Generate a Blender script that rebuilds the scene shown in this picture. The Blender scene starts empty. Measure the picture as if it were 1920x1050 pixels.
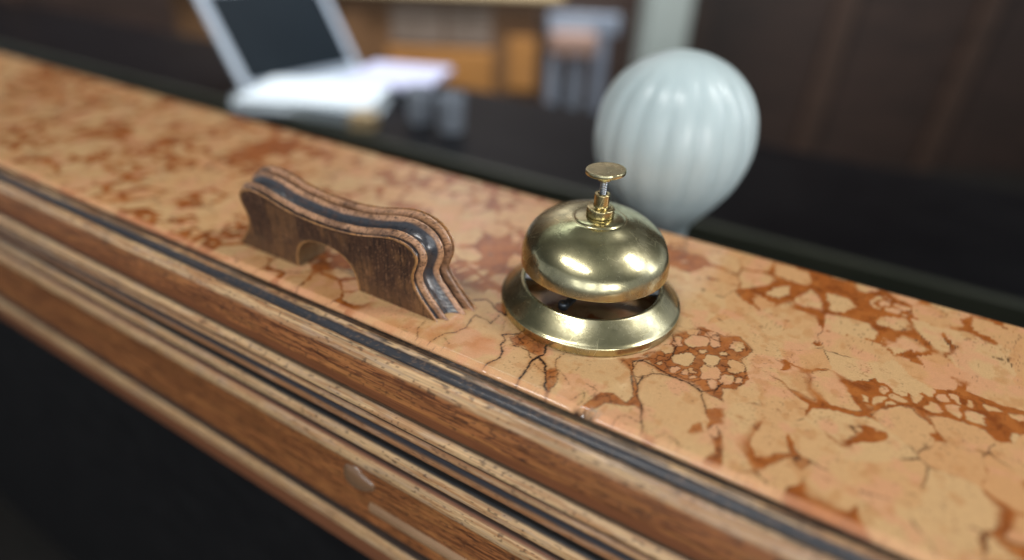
import bpy, bmesh, math
import numpy as np
from mathutils import Matrix, Vector
SC = bpy.context.scene
COL = SC.collection
# ------------------------------------------------------------------ camera
PITCH, ROLL, AZ = 0.5616, 0.0405, 0.5107
CAMPOS = Vector((0.097, -0.2659, 0.188))
def make_camera():
    ca, sa = math.cos(AZ), math.sin(AZ)
    fw = Vector((-sa*math.cos(PITCH), ca*math.cos(PITCH), -math.sin(PITCH)))
    rt = Vector((ca, sa, 0)); up = rt.cross(fw)
    c, s = math.cos(ROLL), math.sin(ROLL)
    r2 = c*rt + s*up; u2 = -s*rt + c*up
    cd = bpy.data.cameras.new('camera'); co = bpy.data.objects.new('camera', cd); COL.objects.link(co)
    m = Matrix((r2, u2, -fw)).transposed().to_4x4(); m.translation = CAMPOS
    co.matrix_world = m
    cd.sensor_fit = 'HORIZONTAL'; cd.sensor_width = 36.0
    cd.lens = 36.0*1081.76/1920.0
    cd.clip_start = 0.01; cd.clip_end = 60
    cd.dof.use_dof = True; cd.dof.focus_distance = 0.293
    cd.dof.aperture_fstop = cd.lens/1000/0.0130
    cd.dof.aperture_blades = 0
    SC.camera = co
make_camera()
# ------------------------------------------------------------------ world, lamps, exposure
W = bpy.data.worlds.new('World'); SC.world = W; W.use_nodes = True
W.node_tree.nodes['Background'].inputs[0].default_value = (0.80, 0.86, 0.92, 1)
W.node_tree.nodes['Background'].inputs[1].default_value = 0.32
def area(name, direction, dist, sx, sy, power, color=(1, .98, .95), roll=0.0, target=(0, 0, .03)):
    ld = bpy.data.lights.new(name, 'AREA'); ld.shape = 'RECTANGLE'; ld.size = sx; ld.size_y = sy
    ld.energy = power; ld.color = color
    o = bpy.data.objects.new(name, ld); COL.objects.link(o)
    d = Vector(direction).normalized(); t = Vector(target)
    o.matrix_world = Matrix.Translation(t + d*dist) @ d.to_track_quat('Z', 'Y').to_matrix().to_4x4() @ Matrix.Rotation(roll, 4, 'Z')
    return o
area('overhead_window_light', (-.14, -.43, .89), 3.0, 1.5, .42, 34, (1, .98, .95))
area('skylight_lamp', (.56, .30, .76), 3.0, .45, 1.1, 26, (1, .98, .95), math.radians(-35))
area('front_window_light', (.76, -.62, .20), 3.2, .55, 1.0, 20, (1, .97, .92))
area('side_window_light', (.78, .47, .41), 3.4, .30, 1.5, 14, (.95, .98, 1))
for k, wx in enumerate((-1.75, -.35, 1.05, 2.3)):      # the window wall the bell faces: four tall panes
    d_ = Vector((.42, -.88, .17)).normalized(); side = Vector((.88, .42, 0)).normalized()
    area('window_pane_light', d_, 4.0, (1.05, 1.05, .9, .55)[k], 2.3, (14, 18, 17, 12)[k], (.94, .97, 1), 0, Vector((0, 0, .03)) + side*wx)
area('rear_room_fill_light', (.45, -.75, .49), 3.0, 1.3, 1.0, 260, (.95, .97, 1), 0, (-2.65, 3.45, 1.03))  # added fill that brightens the background, aimed away from the counter
SC.view_settings.view_transform = 'Standard'; SC.view_settings.look = 'None'
SC.view_settings.exposure = 0.28; SC.view_settings.gamma = 1.0
SC.view_settings.use_curve_mapping = False
SC.render.engine = 'CYCLES'
SC.cycles.use_denoising = True
SC.cycles.max_bounces = 8
SC.cycles.caustics_reflective = False; SC.cycles.caustics_refractive = False

# ------------------------------------------------------------------ helpers
def s2l(r, g, b):
    f = lambda c: (c/255/12.92) if c/255 <= .04045 else ((c/255+.055)/1.055)**2.4
    return np.array([f(r), f(g), f(b)])
def _hash(ix, iy, seed):
    h = (ix.astype(np.int64)*374761393 + iy.astype(np.int64)*668265263 + seed*974634777) & 0xffffffff
    h = ((h ^ (h >> 13))*1274126177) & 0xffffffff
    h = ((h ^ (h >> 16))*2246822519) & 0xffffffff
    return ((h ^ (h >> 15)) & 0xffffff)/float(0xffffff)
def vn(x, y, seed=0):
    ix = np.floor(x); iy = np.floor(y); fx = x-ix; fy = y-iy
    fx = fx*fx*(3-2*fx); fy = fy*fy*(3-2*fy)
    a = _hash(ix, iy, seed); b = _hash(ix+1, iy, seed); c = _hash(ix, iy+1, seed); d = _hash(ix+1, iy+1, seed)
    return (a*(1-fx)+b*fx)*(1-fy) + (c*(1-fx)+d*fx)*fy
def fbm(x, y, seed=0, n=4):
    t = 0; amp = .5; tot = 0
    for i in range(n):
        t = t + amp*vn(x*2**i, y*2**i, seed+i*17); tot += amp; amp *= .5
    return t/tot
def sm(a, b, x):
    t = np.clip((x-a)/(b-a), 0, 1); return t*t*(3-2*t)
def mix(a, b, t):
    return a*(1-t[..., None]) + b*t[..., None]
def link_mesh(name, verts, faces, mat, parent=None, smooth=True, tint=None):
    me = bpy.data.meshes.new(name)
    if isinstance(faces, np.ndarray):
        me.vertices.add(len(verts)); me.vertices.foreach_set('co', np.asarray(verts, np.float32).ravel())
        nf, k = faces.shape
        me.loops.add(nf*k); me.loops.foreach_set('vertex_index', faces.astype(np.int32).ravel())
        me.polygons.add(nf); me.polygons.foreach_set('loop_start', (np.arange(nf)*k).astype(np.int32))
        me.polygons.foreach_set('loop_total', np.full(nf, k, np.int32))
        me.update(calc_edges=True)
    else:
        me.from_pydata([tuple(v) for v in verts], [], faces); me.update()
    me.validate()
    if smooth: me.polygons.foreach_set('use_smooth', [True]*len(me.polygons))
    if tint is not None:
        a = me.color_attributes.new('tint', 'FLOAT_COLOR', 'POINT')
        c = np.ones((len(verts), 4), np.float32); c[:, :tint.shape[1]] = tint
        a.data.foreach_set('color', c.ravel())
    if mat is not None: me.materials.append(mat)
    o = bpy.data.objects.new(name, me); COL.objects.link(o)
    if parent is not None: o.parent = parent
    return o
def grid_faces(n, m, wrap=False):
    i = np.arange(n if wrap else n-1)[:, None]; j = np.arange(m-1)[None, :]
    i2 = (i+1) % n
    return np.stack([i*m+j, i2*m+j, i2*m+j+1, i*m+j+1], -1).reshape(-1, 4)
def lathe(name, prof, mat, parent, n=96, sub=1, center=(0, 0), smooth=True, deform=None, tilt=None):
    prof = np.array(prof, float)
    th = np.linspace(0, 2*np.pi, n, endpoint=False)
    V = np.stack([prof[None, :, 0]*np.cos(th)[:, None], prof[None, :, 0]*np.sin(th)[:, None], np.broadcast_to(prof[None, :, 1], (n, len(prof)))], -1)
    if deform is not None: V = deform(V, th)
    V = V.reshape(-1, 3)
    V = V + np.array([center[0], center[1], 0])
    return link_mesh(name, V, grid_faces(n, len(prof), True)[:, ::-1], mat, parent, smooth)
def resample(p, step):
    p = np.array(p, float); out = [p[0]]
    for a, b in zip(p[:-1], p[1:]):
        k = max(1, int(math.ceil(np.linalg.norm(b-a)/step)))
        for i in range(1, k+1): out.append(a+(b-a)*i/k)
    return np.array(out)
def catmull(p, k=8):
    p = np.array(p, float); q = np.vstack([2*p[0]-p[1], p, 2*p[-1]-p[-2]]); out = []
    for i in range(1, len(q)-2):
        for t in np.linspace(0, 1, k, endpoint=False):
            a, b, c, d = q[i-1:i+3]
            out.append(.5*((2*b)+(-a+c)*t+(2*a-5*b+4*c-d)*t*t+(-a+3*b-3*c+d)*t**3))
    out.append(p[-1]); return np.array(out)
def box(name, lo, hi, mat, parent=None, bevel=.004, rot=None, loc=(0, 0, 0)):
    bm = bmesh.new(); bmesh.ops.create_cube(bm, size=1)
    for v in bm.verts:
        v.co = Vector([lo[i] + (v.co[i]+.5)*(hi[i]-lo[i]) for i in range(3)])
    if bevel: bmesh.ops.bevel(bm, geom=bm.edges[:], offset=bevel, segments=2, affect='EDGES', profile=.6)
    me = bpy.data.meshes.new(name); bm.to_mesh(me); bm.free()
    me.materials.append(mat); o = bpy.data.objects.new(name, me); COL.objects.link(o)
    if parent is not None: o.parent = parent
    return o
def thing(name, label, cat, loc=(0, 0, 0), rz=0, group=None):
    o = bpy.data.objects.new(name, None); COL.objects.link(o); o.location = loc; o.rotation_euler = (0, 0, rz)
    o.empty_display_size = .02
    o['label'] = label; o['category'] = cat
    if group: o['group'] = group
    return o

# ------------------------------------------------------------------ materials
def new_mat(name):
    m = bpy.data.materials.new(name); m.use_nodes = True
    nt = m.node_tree; return m, nt, nt.nodes['Principled BSDF']
def nd(nt, typ, **kw):
    n = nt.nodes.new(typ)
    for k, v in kw.items():
        if k.startswith('i_'): n.inputs[int(k[2:])].default_value = v
        else: setattr(n, k, v)
    return n
def noise_mat(name, c1, c2, scale=20, rough=.5, metallic=0, stretch=(1, 1, 1), bump=0.0, spec=.5, coat=0):
    m, nt, b = new_mat(name)
    tc = nd(nt, 'ShaderNodeTexCoord'); mp = nd(nt, 'ShaderNodeMapping'); mp.inputs['Scale'].default_value = stretch
    nt.links.new(tc.outputs['Object'], mp.inputs['Vector'])
    n = nd(nt, 'ShaderNodeTexNoise'); n.inputs['Scale'].default_value = scale; n.inputs['Detail'].default_value = 6
    nt.links.new(mp.outputs[0], n.inputs['Vector'])
    r = nd(nt, 'ShaderNodeValToRGB'); r.color_ramp.elements[0].position = .3; r.color_ramp.elements[1].position = .7
    r.color_ramp.elements[0].color = (*c1, 1); r.color_ramp.elements[1].color = (*c2, 1)
    nt.links.new(n.outputs['Fac'], r.inputs[0]); nt.links.new(r.outputs[0], b.inputs['Base Color'])
    b.inputs['Roughness'].default_value = rough; b.inputs['Metallic'].default_value = metallic
    b.inputs['Specular IOR Level'].default_value = spec; b.inputs['Coat Weight'].default_value = coat
    if bump:
        bp = nd(nt, 'ShaderNodeBump'); bp.inputs['Strength'].default_value = bump; bp.inputs['Distance'].default_value = .002
        nt.links.new(n.outputs['Fac'], bp.inputs['Height']); nt.links.new(bp.outputs[0], b.inputs['Normal'])
    return m
def tint_mat(name, rough, grain=None, bump=.15, coat=0, spec=.5, alpha_rough=False, bscale=900, rvar=.1):
    """colour of the surface comes from the per-vertex 'tint' of the piece, fine grain from noise nodes."""
    m, nt, b = new_mat(name)
    at = nd(nt, 'ShaderNodeAttribute'); at.attribute_name = 'tint'
    tc = nd(nt, 'ShaderNodeTexCoord'); mp = nd(nt, 'ShaderNodeMapping')
    mp.inputs['Scale'].default_value = grain or (1, 1, 1)
    nt.links.new(tc.outputs['Object'], mp.inputs['Vector'])
    n = nd(nt, 'ShaderNodeTexNoise'); n.inputs['Scale'].default_value = bscale if not grain else 1.0
    n.inputs['Detail'].default_value = 5; n.inputs['Roughness'].default_value = .6
    nt.links.new(mp.outputs[0], n.inputs['Vector'])
    r = nd(nt, 'ShaderNodeMapRange'); r.inputs[1].default_value = .3; r.inputs[2].default_value = .7
    r.inputs[3].default_value = .72 if grain else .9; r.inputs[4].default_value = 1.18 if grain else 1.08
    nt.links.new(n.outputs['Fac'], r.inputs[0])
    mx = nd(nt, 'ShaderNodeMix', data_type='RGBA', blend_type='MULTIPLY'); mx.inputs[0].default_value = 1
    nt.links.new(at.outputs['Color'], mx.inputs[6]); nt.links.new(r.outputs[0], mx.inputs[7])
    nt.links.new(mx.outputs[2], b.inputs['Base Color'])
    rr = nd(nt, 'ShaderNodeMapRange'); rr.inputs[3].default_value = rough-rvar; rr.inputs[4].default_value = rough+rvar
    nt.links.new(n.outputs['Fac'], rr.inputs[0]); nt.links.new(rr.outputs[0], b.inputs['Roughness'])
    b.inputs['Coat Weight'].default_value = coat; b.inputs['Coat Roughness'].default_value = .12
    b.inputs['Specular IOR Level'].default_value = spec
    if bump:
        bp = nd(nt, 'ShaderNodeBump'); bp.inputs['Strength'].default_value = bump; bp.inputs['Distance'].default_value = .0006
        nt.links.new(n.outputs['Fac'], bp.inputs['Height']); nt.links.new(bp.outputs[0], b.inputs['Normal'])
    return m
def brass(name, base=(.71, .645, .385), rough=.09, tarnish=.9):
    m, nt, b = new_mat(name)
    tc = nd(nt, 'ShaderNodeTexCoord')
    n1 = nd(nt, 'ShaderNodeTexNoise'); n1.inputs['Scale'].default_value = 70; n1.inputs['Detail'].default_value = 8; n1.inputs['Roughness'].default_value = .65
    n2 = nd(nt, 'ShaderNodeTexNoise'); n2.inputs['Scale'].default_value = 700; n2.inputs['Detail'].default_value = 4
    mp = nd(nt, 'ShaderNodeMapping'); mp.inputs['Scale'].default_value = (300, 60, 900); mp.inputs['Rotation'].default_value = (.3, .5, .8)
    n3 = nd(nt, 'ShaderNodeTexNoise'); n3.inputs['Scale'].default_value = 1; n3.inputs['Detail'].default_value = 3
    for n in (n1, n2): nt.links.new(tc.outputs['Object'], n.inputs['Vector'])
    nt.links.new(tc.outputs['Object'], mp.inputs['Vector']); nt.links.new(mp.outputs[0], n3.inputs['Vector'])
    r = nd(nt, 'ShaderNodeValToRGB'); e = r.color_ramp.elements
    e[0].position = .34; e[0].color = (base[0]*.50, base[1]*.51, base[2]*.52, 1)
    e[1].position = .62; e[1].color = (*base, 1)
    nt.links.new(n1.outputs['Fac'], r.inputs[0])
    n5 = nd(nt, 'ShaderNodeTexNoise'); n5.inputs['Scale'].default_value = 26; n5.inputs['Detail'].default_value = 7; n5.inputs['Roughness'].default_value = .7
    nt.links.new(tc.outputs['Object'], n5.inputs['Vector'])
    dl = nd(nt, 'ShaderNodeMapRange'); dl.inputs[1].default_value = .50; dl.inputs[2].default_value = .66; dl.inputs[4].default_value = tarnish
    nt.links.new(n5.outputs['Fac'], dl.inputs[0])
    # pale specks and small dark pits
    sp = nd(nt, 'ShaderNodeMapRange'); sp.inputs[1].default_value = .69; sp.inputs[2].default_value = .80
    nt.links.new(n2.outputs['Fac'], sp.inputs[0])
    mx = nd(nt, 'ShaderNodeMix', data_type='RGBA', blend_type='MIX'); mx.inputs[7].default_value = (.72, .66, .48, 1)
    nt.links.new(sp.outputs[0], mx.inputs[0]); dm = nd(nt, 'ShaderNodeMix', data_type='RGBA', blend_type='MIX'); dm.inputs[7].default_value = (base[0]*.52, base[1]*.54, base[2]*.62, 1); nt.links.new(dl.outputs[0], dm.inputs[0]); nt.links.new(r.outputs[0], dm.inputs[6]); nt.links.new(dm.outputs[2], mx.inputs[6]); nt.links.new(mx.outputs[2], b.inputs['Base Color'])
    b.inputs['Metallic'].default_value = 1
    rr = nd(nt, 'ShaderNodeMapRange'); rr.inputs[1].default_value = .3; rr.inputs[2].default_value = .7
    rr.inputs[3].default_value = rough+.17; rr.inputs[4].default_value = rough
    nt.links.new(n1.outputs['Fac'], rr.inputs[0])
    ad = nd(nt, 'ShaderNodeMath', operation='ADD'); nt.links.new(rr.outputs[0], ad.inputs[0])
    sc = nd(nt, 'ShaderNodeMath', operation='MULTIPLY'); sc.inputs[1].default_value = .25; nt.links.new(sp.outputs[0], sc.inputs[0]); nt.links.new(sc.outputs[0], ad.inputs[1])
    # fine scratches: thin crossing lines, only in patches
    vt = nd(nt, 'ShaderNodeMapping'); vt.inputs['Scale'].default_value = (1, 1.6, .6); nt.links.new(tc.outputs['Object'], vt.inputs['Vector'])
    vo = nd(nt, 'ShaderNodeTexVoronoi', feature='DISTANCE_TO_EDGE'); vo.inputs['Scale'].default_value = 75; nt.links.new(vt.outputs[0], vo.inputs['Vector'])
    th_ = nd(nt, 'ShaderNodeMapRange'); th_.inputs[1].default_value = .012; th_.inputs[2].default_value = .002; nt.links.new(vo.outputs['Distance'], th_.inputs[0])
    n4 = nd(nt, 'ShaderNodeTexNoise'); n4.inputs['Scale'].default_value = 55; nt.links.new(tc.outputs['Object'], n4.inputs['Vector'])
    mk = nd(nt, 'ShaderNodeMapRange'); mk.inputs[1].default_value = .55; mk.inputs[2].default_value = .64; nt.links.new(n4.outputs['Fac'], mk.inputs[0])
    ml = nd(nt, 'ShaderNodeMath', operation='MULTIPLY'); nt.links.new(th_.outputs[0], ml.inputs[0]); nt.links.new(mk.outputs[0], ml.inputs[1])
    m3 = nd(nt, 'ShaderNodeMath', operation='MULTIPLY_ADD'); m3.inputs[1].default_value = .35; nt.links.new(ml.outputs[0], m3.inputs[0]); nt.links.new(ad.outputs[0], m3.inputs[2])
    m5 = nd(nt, 'ShaderNodeMath', operation='MULTIPLY_ADD'); m5.inputs[1].default_value = .22; nt.links.new(dl.outputs[0], m5.inputs[0]); nt.links.new(m3.outputs[0], m5.inputs[2])
    nt.links.new(m5.outputs[0], b.inputs['Roughness'])
    a2 = nd(nt, 'ShaderNodeMath', operation='ADD'); nt.links.new(n3.outputs['Fac'], a2.inputs[0]); nt.links.new(n2.outputs['Fac'], a2.inputs[1])
    gl = nd(nt, 'ShaderNodeBsdfAnisotropic'); gl.inputs['Roughness'].default_value = .36
    nt.links.new(mx.outputs[2], gl.inputs['Color'])
    ms = nd(nt, 'ShaderNodeMixShader'); nt.links.new(b.outputs[0], ms.inputs[1]); nt.links.new(gl.outputs[0], ms.inputs[2])
    hz = nd(nt, 'ShaderNodeMapRange'); hz.inputs[1].default_value = .3; hz.inputs[2].default_value = .7; hz.inputs[3].default_value = .14; hz.inputs[4].default_value = .46
    nt.links.new(n5.outputs['Fac'], hz.inputs[0]); nt.links.new(hz.outputs[0], ms.inputs[0])
    nt.links.new(ms.outputs[0], nt.nodes['Material Output'].inputs['Surface'])
    bp = nd(nt, 'ShaderNodeBump'); bp.inputs['Strength'].default_value = .06; bp.inputs['Distance'].default_value = .0004
    nt.links.new(a2.outputs[0], bp.inputs['Height']); nt.links.new(bp.outputs[0], b.inputs['Normal'])
    return m
MAT_BRASS = brass('aged_brass')
MAT_BRASS_DARK = brass('dull_brass', (.42, .34, .17), .28)
MAT_BRASS_BRIGHT = brass('bright_brass', (.72, .60, .31), .10)
MAT_STEEL = noise_mat('zinc_steel', (.45, .48, .52), (.62, .66, .72), 400, .3, 1)
MAT_DARK_STEEL = noise_mat('dark_steel', (.05, .06, .07), (.12, .13, .15), 200, .4, .8)
MAT_MARBLE = tint_mat('breccia_marble', .13, None, .02, coat=0, spec=.55, bscale=1400, rvar=.05)
MAT_MOULDING = tint_mat('worn_stained_wood', .40, (25, 1400, 1400), .30, coat=.25)
MAT_CARVED = tint_mat('carved_wood', .30, (500, 900, 500), .22, coat=.6)
MAT_PANEL = tint_mat('dark_wood_panel', .42, (700, 700, 40), .25, coat=.10)
MAT_BLACK = noise_mat('black_stain', (.004, .004, .005), (.008, .008, .009), 30, .5, spec=.25)
MAT_VOID = noise_mat('dark_floor_boards', (.006, .005, .004), (.012, .010, .008), 6, .6, stretch=(1, 8, 1))
MAT_DESK = noise_mat('black_desk_lacquer', (.004, .004, .005), (.007, .007, .008), 8, .30, spec=.08)
MAT_GREEN = noise_mat('olive_edge_trim', (.030, .034, .024), (.045, .048, .034), 12, .4)
MAT_OPAL = noise_mat('opal_glass', (.47, .57, .59), (.54, .64, .66), 6, .34, coat=.12)
_b = MAT_OPAL.node_tree.nodes['Principled BSDF']; _b.inputs['Subsurface Weight'].default_value = .75; _b.inputs['Subsurface Radius'].default_value = (.03, .03, .03); _b.inputs['Subsurface Scale'].default_value = 1.0
MAT_CERAMIC = noise_mat('white_ceramic', (.60, .66, .72), (.66, .71, .77), 6, .3)
MAT_SCREEN = noise_mat('dark_screen', (.006, .010, .014), (.010, .015, .020), 3, .5, spec=.12)
MAT_ALU = noise_mat('grey_aluminium', (.36, .42, .50), (.42, .48, .55), 5, .4, .0)
MAT_PAPER = noise_mat('white_paper', (.66, .74, .80), (.72, .79, .84), 3, .6)
MAT_LAV = noise_mat('lavender_card', (.46, .48, .66), (.52, .54, .72), 3, .6)
MAT_GREYBOX = noise_mat('grey_card', (.32, .38, .42), (.38, .44, .48), 3, .6)
MAT_TAN = noise_mat('tan_card', (.34, .25, .13), (.40, .30, .17), 3, .6)
MAT_ORANGE = noise_mat('honey_wood', (.26, .115, .030), (.36, .165, .045), 5, .45, stretch=(1, 1, 9))
MAT_MIDWOOD = noise_mat('brown_wood', (.10, .050, .020), (.165, .082, .034), 5, .5, stretch=(1, 1, 8))
MAT_DARKWOOD = noise_mat('dark_mahogany', (.018, .010, .007), (.036, .019, .013), 4, .5, stretch=(1, 1, 8))
MAT_STILE = noise_mat('stile_wood', (.030, .016, .010), (.052, .028, .018), 4, .5, stretch=(1, 1, 8))
MAT_GREYBROWN = noise_mat('grey_brown_panel', (.13, .095, .07), (.19, .145, .115), 5, .5)
MAT_PALEBLUE = noise_mat('pale_blue_paint', (.20, .24, .31), (.30, .35, .42), 8, .4)
MAT_PINK = noise_mat('dusty_pink_cloth', (.28, .17, .13), (.36, .23, .18), 10, .8)
MAT_SAGE = noise_mat('sage_plaster', (.20, .23, .21), (.25, .28, .26), 4, .7)
MAT_TUMBLER = noise_mat('blue_grey_glaze', (.24, .27, .32), (.32, .36, .42), 6, .3)

# ------------------------------------------------------------------ setting: floor and rear wall
fl = link_mesh('floor', [(-9, -4, -1.10), (6, -4, -1.10), (6, 10, -1.10), (-9, 10, -1.10)], [(0, 1, 2, 3)], MAT_VOID, smooth=False)
fl['kind'] = 'structure'
VIEW = Matrix.Translation((0.097, -0.2659, 0)) @ Matrix.Rotation(AZ, 4, 'Z')     # frame of the furniture behind: u right, v away
def room(o):
    o.matrix_world = VIEW @ o.matrix_basis
    return o
wl = room(box('rear_wall', (-7, 3.6, -1.1), (4, 3.7, 3.4), MAT_DARKWOOD, None, 0)); wl['kind'] = 'structure'

ce = link_mesh('unseen_ceiling', [(-9, -4, 2.95), (6, -4, 2.95), (6, 10, 2.95), (-9, 10, 2.95)], [(0, 3, 2, 1)], MAT_SAGE, smooth=False)  # out of view, added to darken and tint what the bell's top reflects
ce['kind'] = 'structure'
for u_ in (-5.2, -4.1, -3.0, -1.9, -.8, .95, 1.75, 2.55, 3.35):
    st_ = box('panel_stile', (u_, 3.56, -1.098), (u_+.11, 3.597, 1.2), MAT_STILE, None, .006); st_.parent = wl
# ------------------------------------------------------------------ the counter
def lin_axis(lo, hi, f0, f1, fine, coarse):
    a = np.concatenate([np.arange(lo, f0, coarse), np.arange(f0, f1, fine), np.arange(f1, hi+coarse, coarse)])
    return a
XMIN, XMAX = -2.2, 1.0
counter = thing('reception_counter', 'old counter with a red brown veined marble top and worn moulded wooden front edge', 'counter', (0, 0, -1.10))
def cpart(o):
    o.parent = counter; o.matrix_parent_inverse = Matrix.Translation((0, 0, 1.10)); return o

MATRIX = [[(504, 3), (564, 59), (625, 115), (760, 95), (835, 140), (915, 60), (880, -60), (950, -190), (905, -300), (842, -330), (870, -420), (796, -410), (726, -375), (634, -369), (546, -386), (502, -346), (467, -340), (413, -368), (433, -445), (495, -548), (543, -639), (575, -688), (526, -673), (490, -696), (411, -723), (371, -806), (317, -806), (339, -769), (365, -669), (412, -651), (483, -677), (504, -616), (455, -523), (420, -453), (384, -422), (340, -394), (455, -305), (424, -311), (456, -261), (516, -193), (533, -90)], [(71, -698), (83, -656), (104, -630), (149, -719), (157, -814), (109, -745)], [(816, -523), (847, -480), (879, -471), (902, -568), (875, -596), (919, -642), (959, -811), (914, -830), (881, -823), (916, -763), (880, -667), (843, -627), (845, -583)], [(794, -647), (818, -611), (836, -653), (802, -700), (778, -710)], [(613, -815), (673, -808), (678, -845), (645, -866)], [(-437, -323), (-404, -277), (-338, -342), (-265, -388), (-299, -387), (-352, -387), (-411, -366)], [(-206, -544), (-178, -484), (-155, -469), (-71, -488), (-19, -495), (-6, -598), (-54, -596), (-109, -573), (-162, -597)], [(-361, -720), (-363, -629), (-293, -597), (-258, -614), (-292, -675), (-235, -689), (-291, -751)], [(-635, -764), (-604, -689), (-544, -578), (-497, -633), (-576, -726), (-527, -722), (-551, -804)], [(-887, -831), (-820, -758), (-727, -783), (-786, -863)]]
CLASTS = [((838, 40), (36, 22), (12, -40)), ((868, -130), (40, 18), (14, -52)), ((845, -255), (30, 22), (10, -34)), ((800, -330), (22, 14), (8, -26)), ((905, -235), (20, 12), (8, -24)), ((690, 70), (30, 18), (10, -26)), ((790, -60), (18, 12), (7, -22)), ((700, -330), (20, 12), (7, -18)), ((557, -90), (18, 12), (13, -41)), ((644, -34), (52, 34), (15, -54)), ((627, -216), (48, 31), (17, -59)), ((768, -250), (45, 29), (14, -57)), ((536, -180), (30, 20), (13, -43)), ((752, -157), (30, 20), (11, -45)), ((602, 43), (32, 21), (11, -39)), ((534, -325), (13, 8), (7, -21)), ((724, 18), (24, 16), (15, -59)), ((604, -322), (19, 13), (7, -22)), ((685, -283), (16, 11), (6, -20)), ((699, -104), (15, 10), (5, -18)), ((656, -315), (14, 9), (5, -16)), ((474, -405), (39, 25), (24, -67)), ((885, -637), (21, 13), (8, -31))]
VEINS = [(0.35, [(-545, -813), (-522, -705), (-482, -678), (-455, -606), (-465, -540), (-471, -478), (-399, -483), (-361, -502), (-370, -405)]), (0.55, [(-567, -362), (-503, -320), (-377, -379), (-298, -380)]), (0.5, [(-197, -835), (-202, -803), (-174, -737), (-173, -687), (-223, -631), (-223, -578), (-258, -547), (-216, -519)]), (0.25, [(-611, -817), (-666, -757), (-669, -674)]), (0.2, [(-518, -848), (-452, -824), (-453, -766), (-502, -733)]), (0.45, [(-411, -366), (-352, -387), (-299, -387), (-180, -459), (-178, -484), (-214, -519), (-249, -551), (-224, -577), (-220, -634), (-181, -668), (-169, -727)]), (0.35, [(-180, -459), (-178, -516), (-126, -554), (-167, -600), (-127, -594), (-75, -590), (-31, -638)]), (0.25, [(-274, -525), (-307, -460), (-313, -407)]), (0.25, [(-43, -540), (-67, -495)]), (0.2, [(80, -585), (75, -541), (96, -489)]), (0.75, [(-17, -478), (-13, -513), (2, -584), (-19, -626), (-12, -718), (-11, -809), (1, -852)]), (0.75, [(-2, -608), (57, -646), (77, -701), (109, -745), (117, -777), (146, -809), (164, -851)]), (0.25, [(92, -504), (77, -578), (106, -642), (150, -706), (160, -812), (163, -834)]), (0.25, [(-2, -657), (62, -697), (77, -701)]), (0.4, [(412, -376), (433, -445), (501, -544), (506, -590), (543, -639), (582, -728), (604, -779), (610, -817)]), (0.4, [(494, -524), (494, -459), (531, -409), (607, -380), (675, -382), (729, -386), (765, -412), (785, -460), (816, -511), (824, -540)]), (0.45, [(764, -407), (812, -370), (836, -291)]), (0.6, [(413, -368), (452, -343), (512, -353), (572, -369), (621, -377), (675, -382), (758, -411)]), (0.4, [(504, 3), (525, -80), (562, -118), (567, -175), (569, -260), (540, -293), (515, -338)]), (0.2, [(483, -845), (491, -774), (513, -755), (586, -758)]), (0.2, [(673, -808), (701, -769), (740, -765), (768, -778), (782, -838)]), (0.25, [(257, -809), (274, -763), (302, -721), (313, -762), (300, -817)]), (0.15, [(120, -646), (172, -666), (208, -707)]), (0.15, [(276, -663), (342, -671), (347, -716), (317, -771)]), (0.45, [(586, 73), (650, 82), (703, 36), (761, 27)]), (0.3, [(404, -409), (476, -560), (493, -586)])]

def seg_dist(X, Y, a, b):
    ax, ay = a; bx, by = b; dx, dy = bx-ax, by-ay
    t = np.clip(((X-ax)*dx+(Y-ay)*dy)/(dx*dx+dy*dy+1e-9), 0, 1)
    return np.hypot(X-ax-t*dx, Y-ay-t*dy)
def poly_sdf(X, Y, P):
    d = np.full(X.shape, 1e9); ins = np.zeros(X.shape, bool)
    n = len(P)
    for i in range(n):
        a, b = P[i], P[(i+1) % n]
        d = np.minimum(d, seg_dist(X, Y, a, b))
        c = ((a[1] > Y) != (b[1] > Y))
        xs = (b[0]-a[0])*(Y-a[1])/((b[1]-a[1]) if b[1] != a[1] else 1e-9)+a[0]
        ins ^= c & (X < xs)
    return np.where(ins, -d, d)
def voro(X, Y, cell, seed, jit=.9):
    gx = np.floor(X/cell); gy = np.floor(Y/cell)
    f1 = np.full(X.shape, 1e9); f2 = np.full(X.shape, 1e9); idv = np.zeros(X.shape)
    for i in (-1, 0, 1):
        for j in (-1, 0, 1):
            cx = gx+i; cy = gy+j
            px = (cx+.5+(_hash(cx, cy, seed)-.5)*jit)*cell; py = (cy+.5+(_hash(cx, cy, seed+5)-.5)*jit)*cell
            d = np.hypot(X-px, Y-py); h = _hash(cx, cy, seed+9)
            nw = d < f1
            f2 = np.where(nw, f1, np.minimum(f2, d)); idv = np.where(nw, h, idv); f1 = np.where(nw, d, f1)
    return f1, f2, idv
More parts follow.
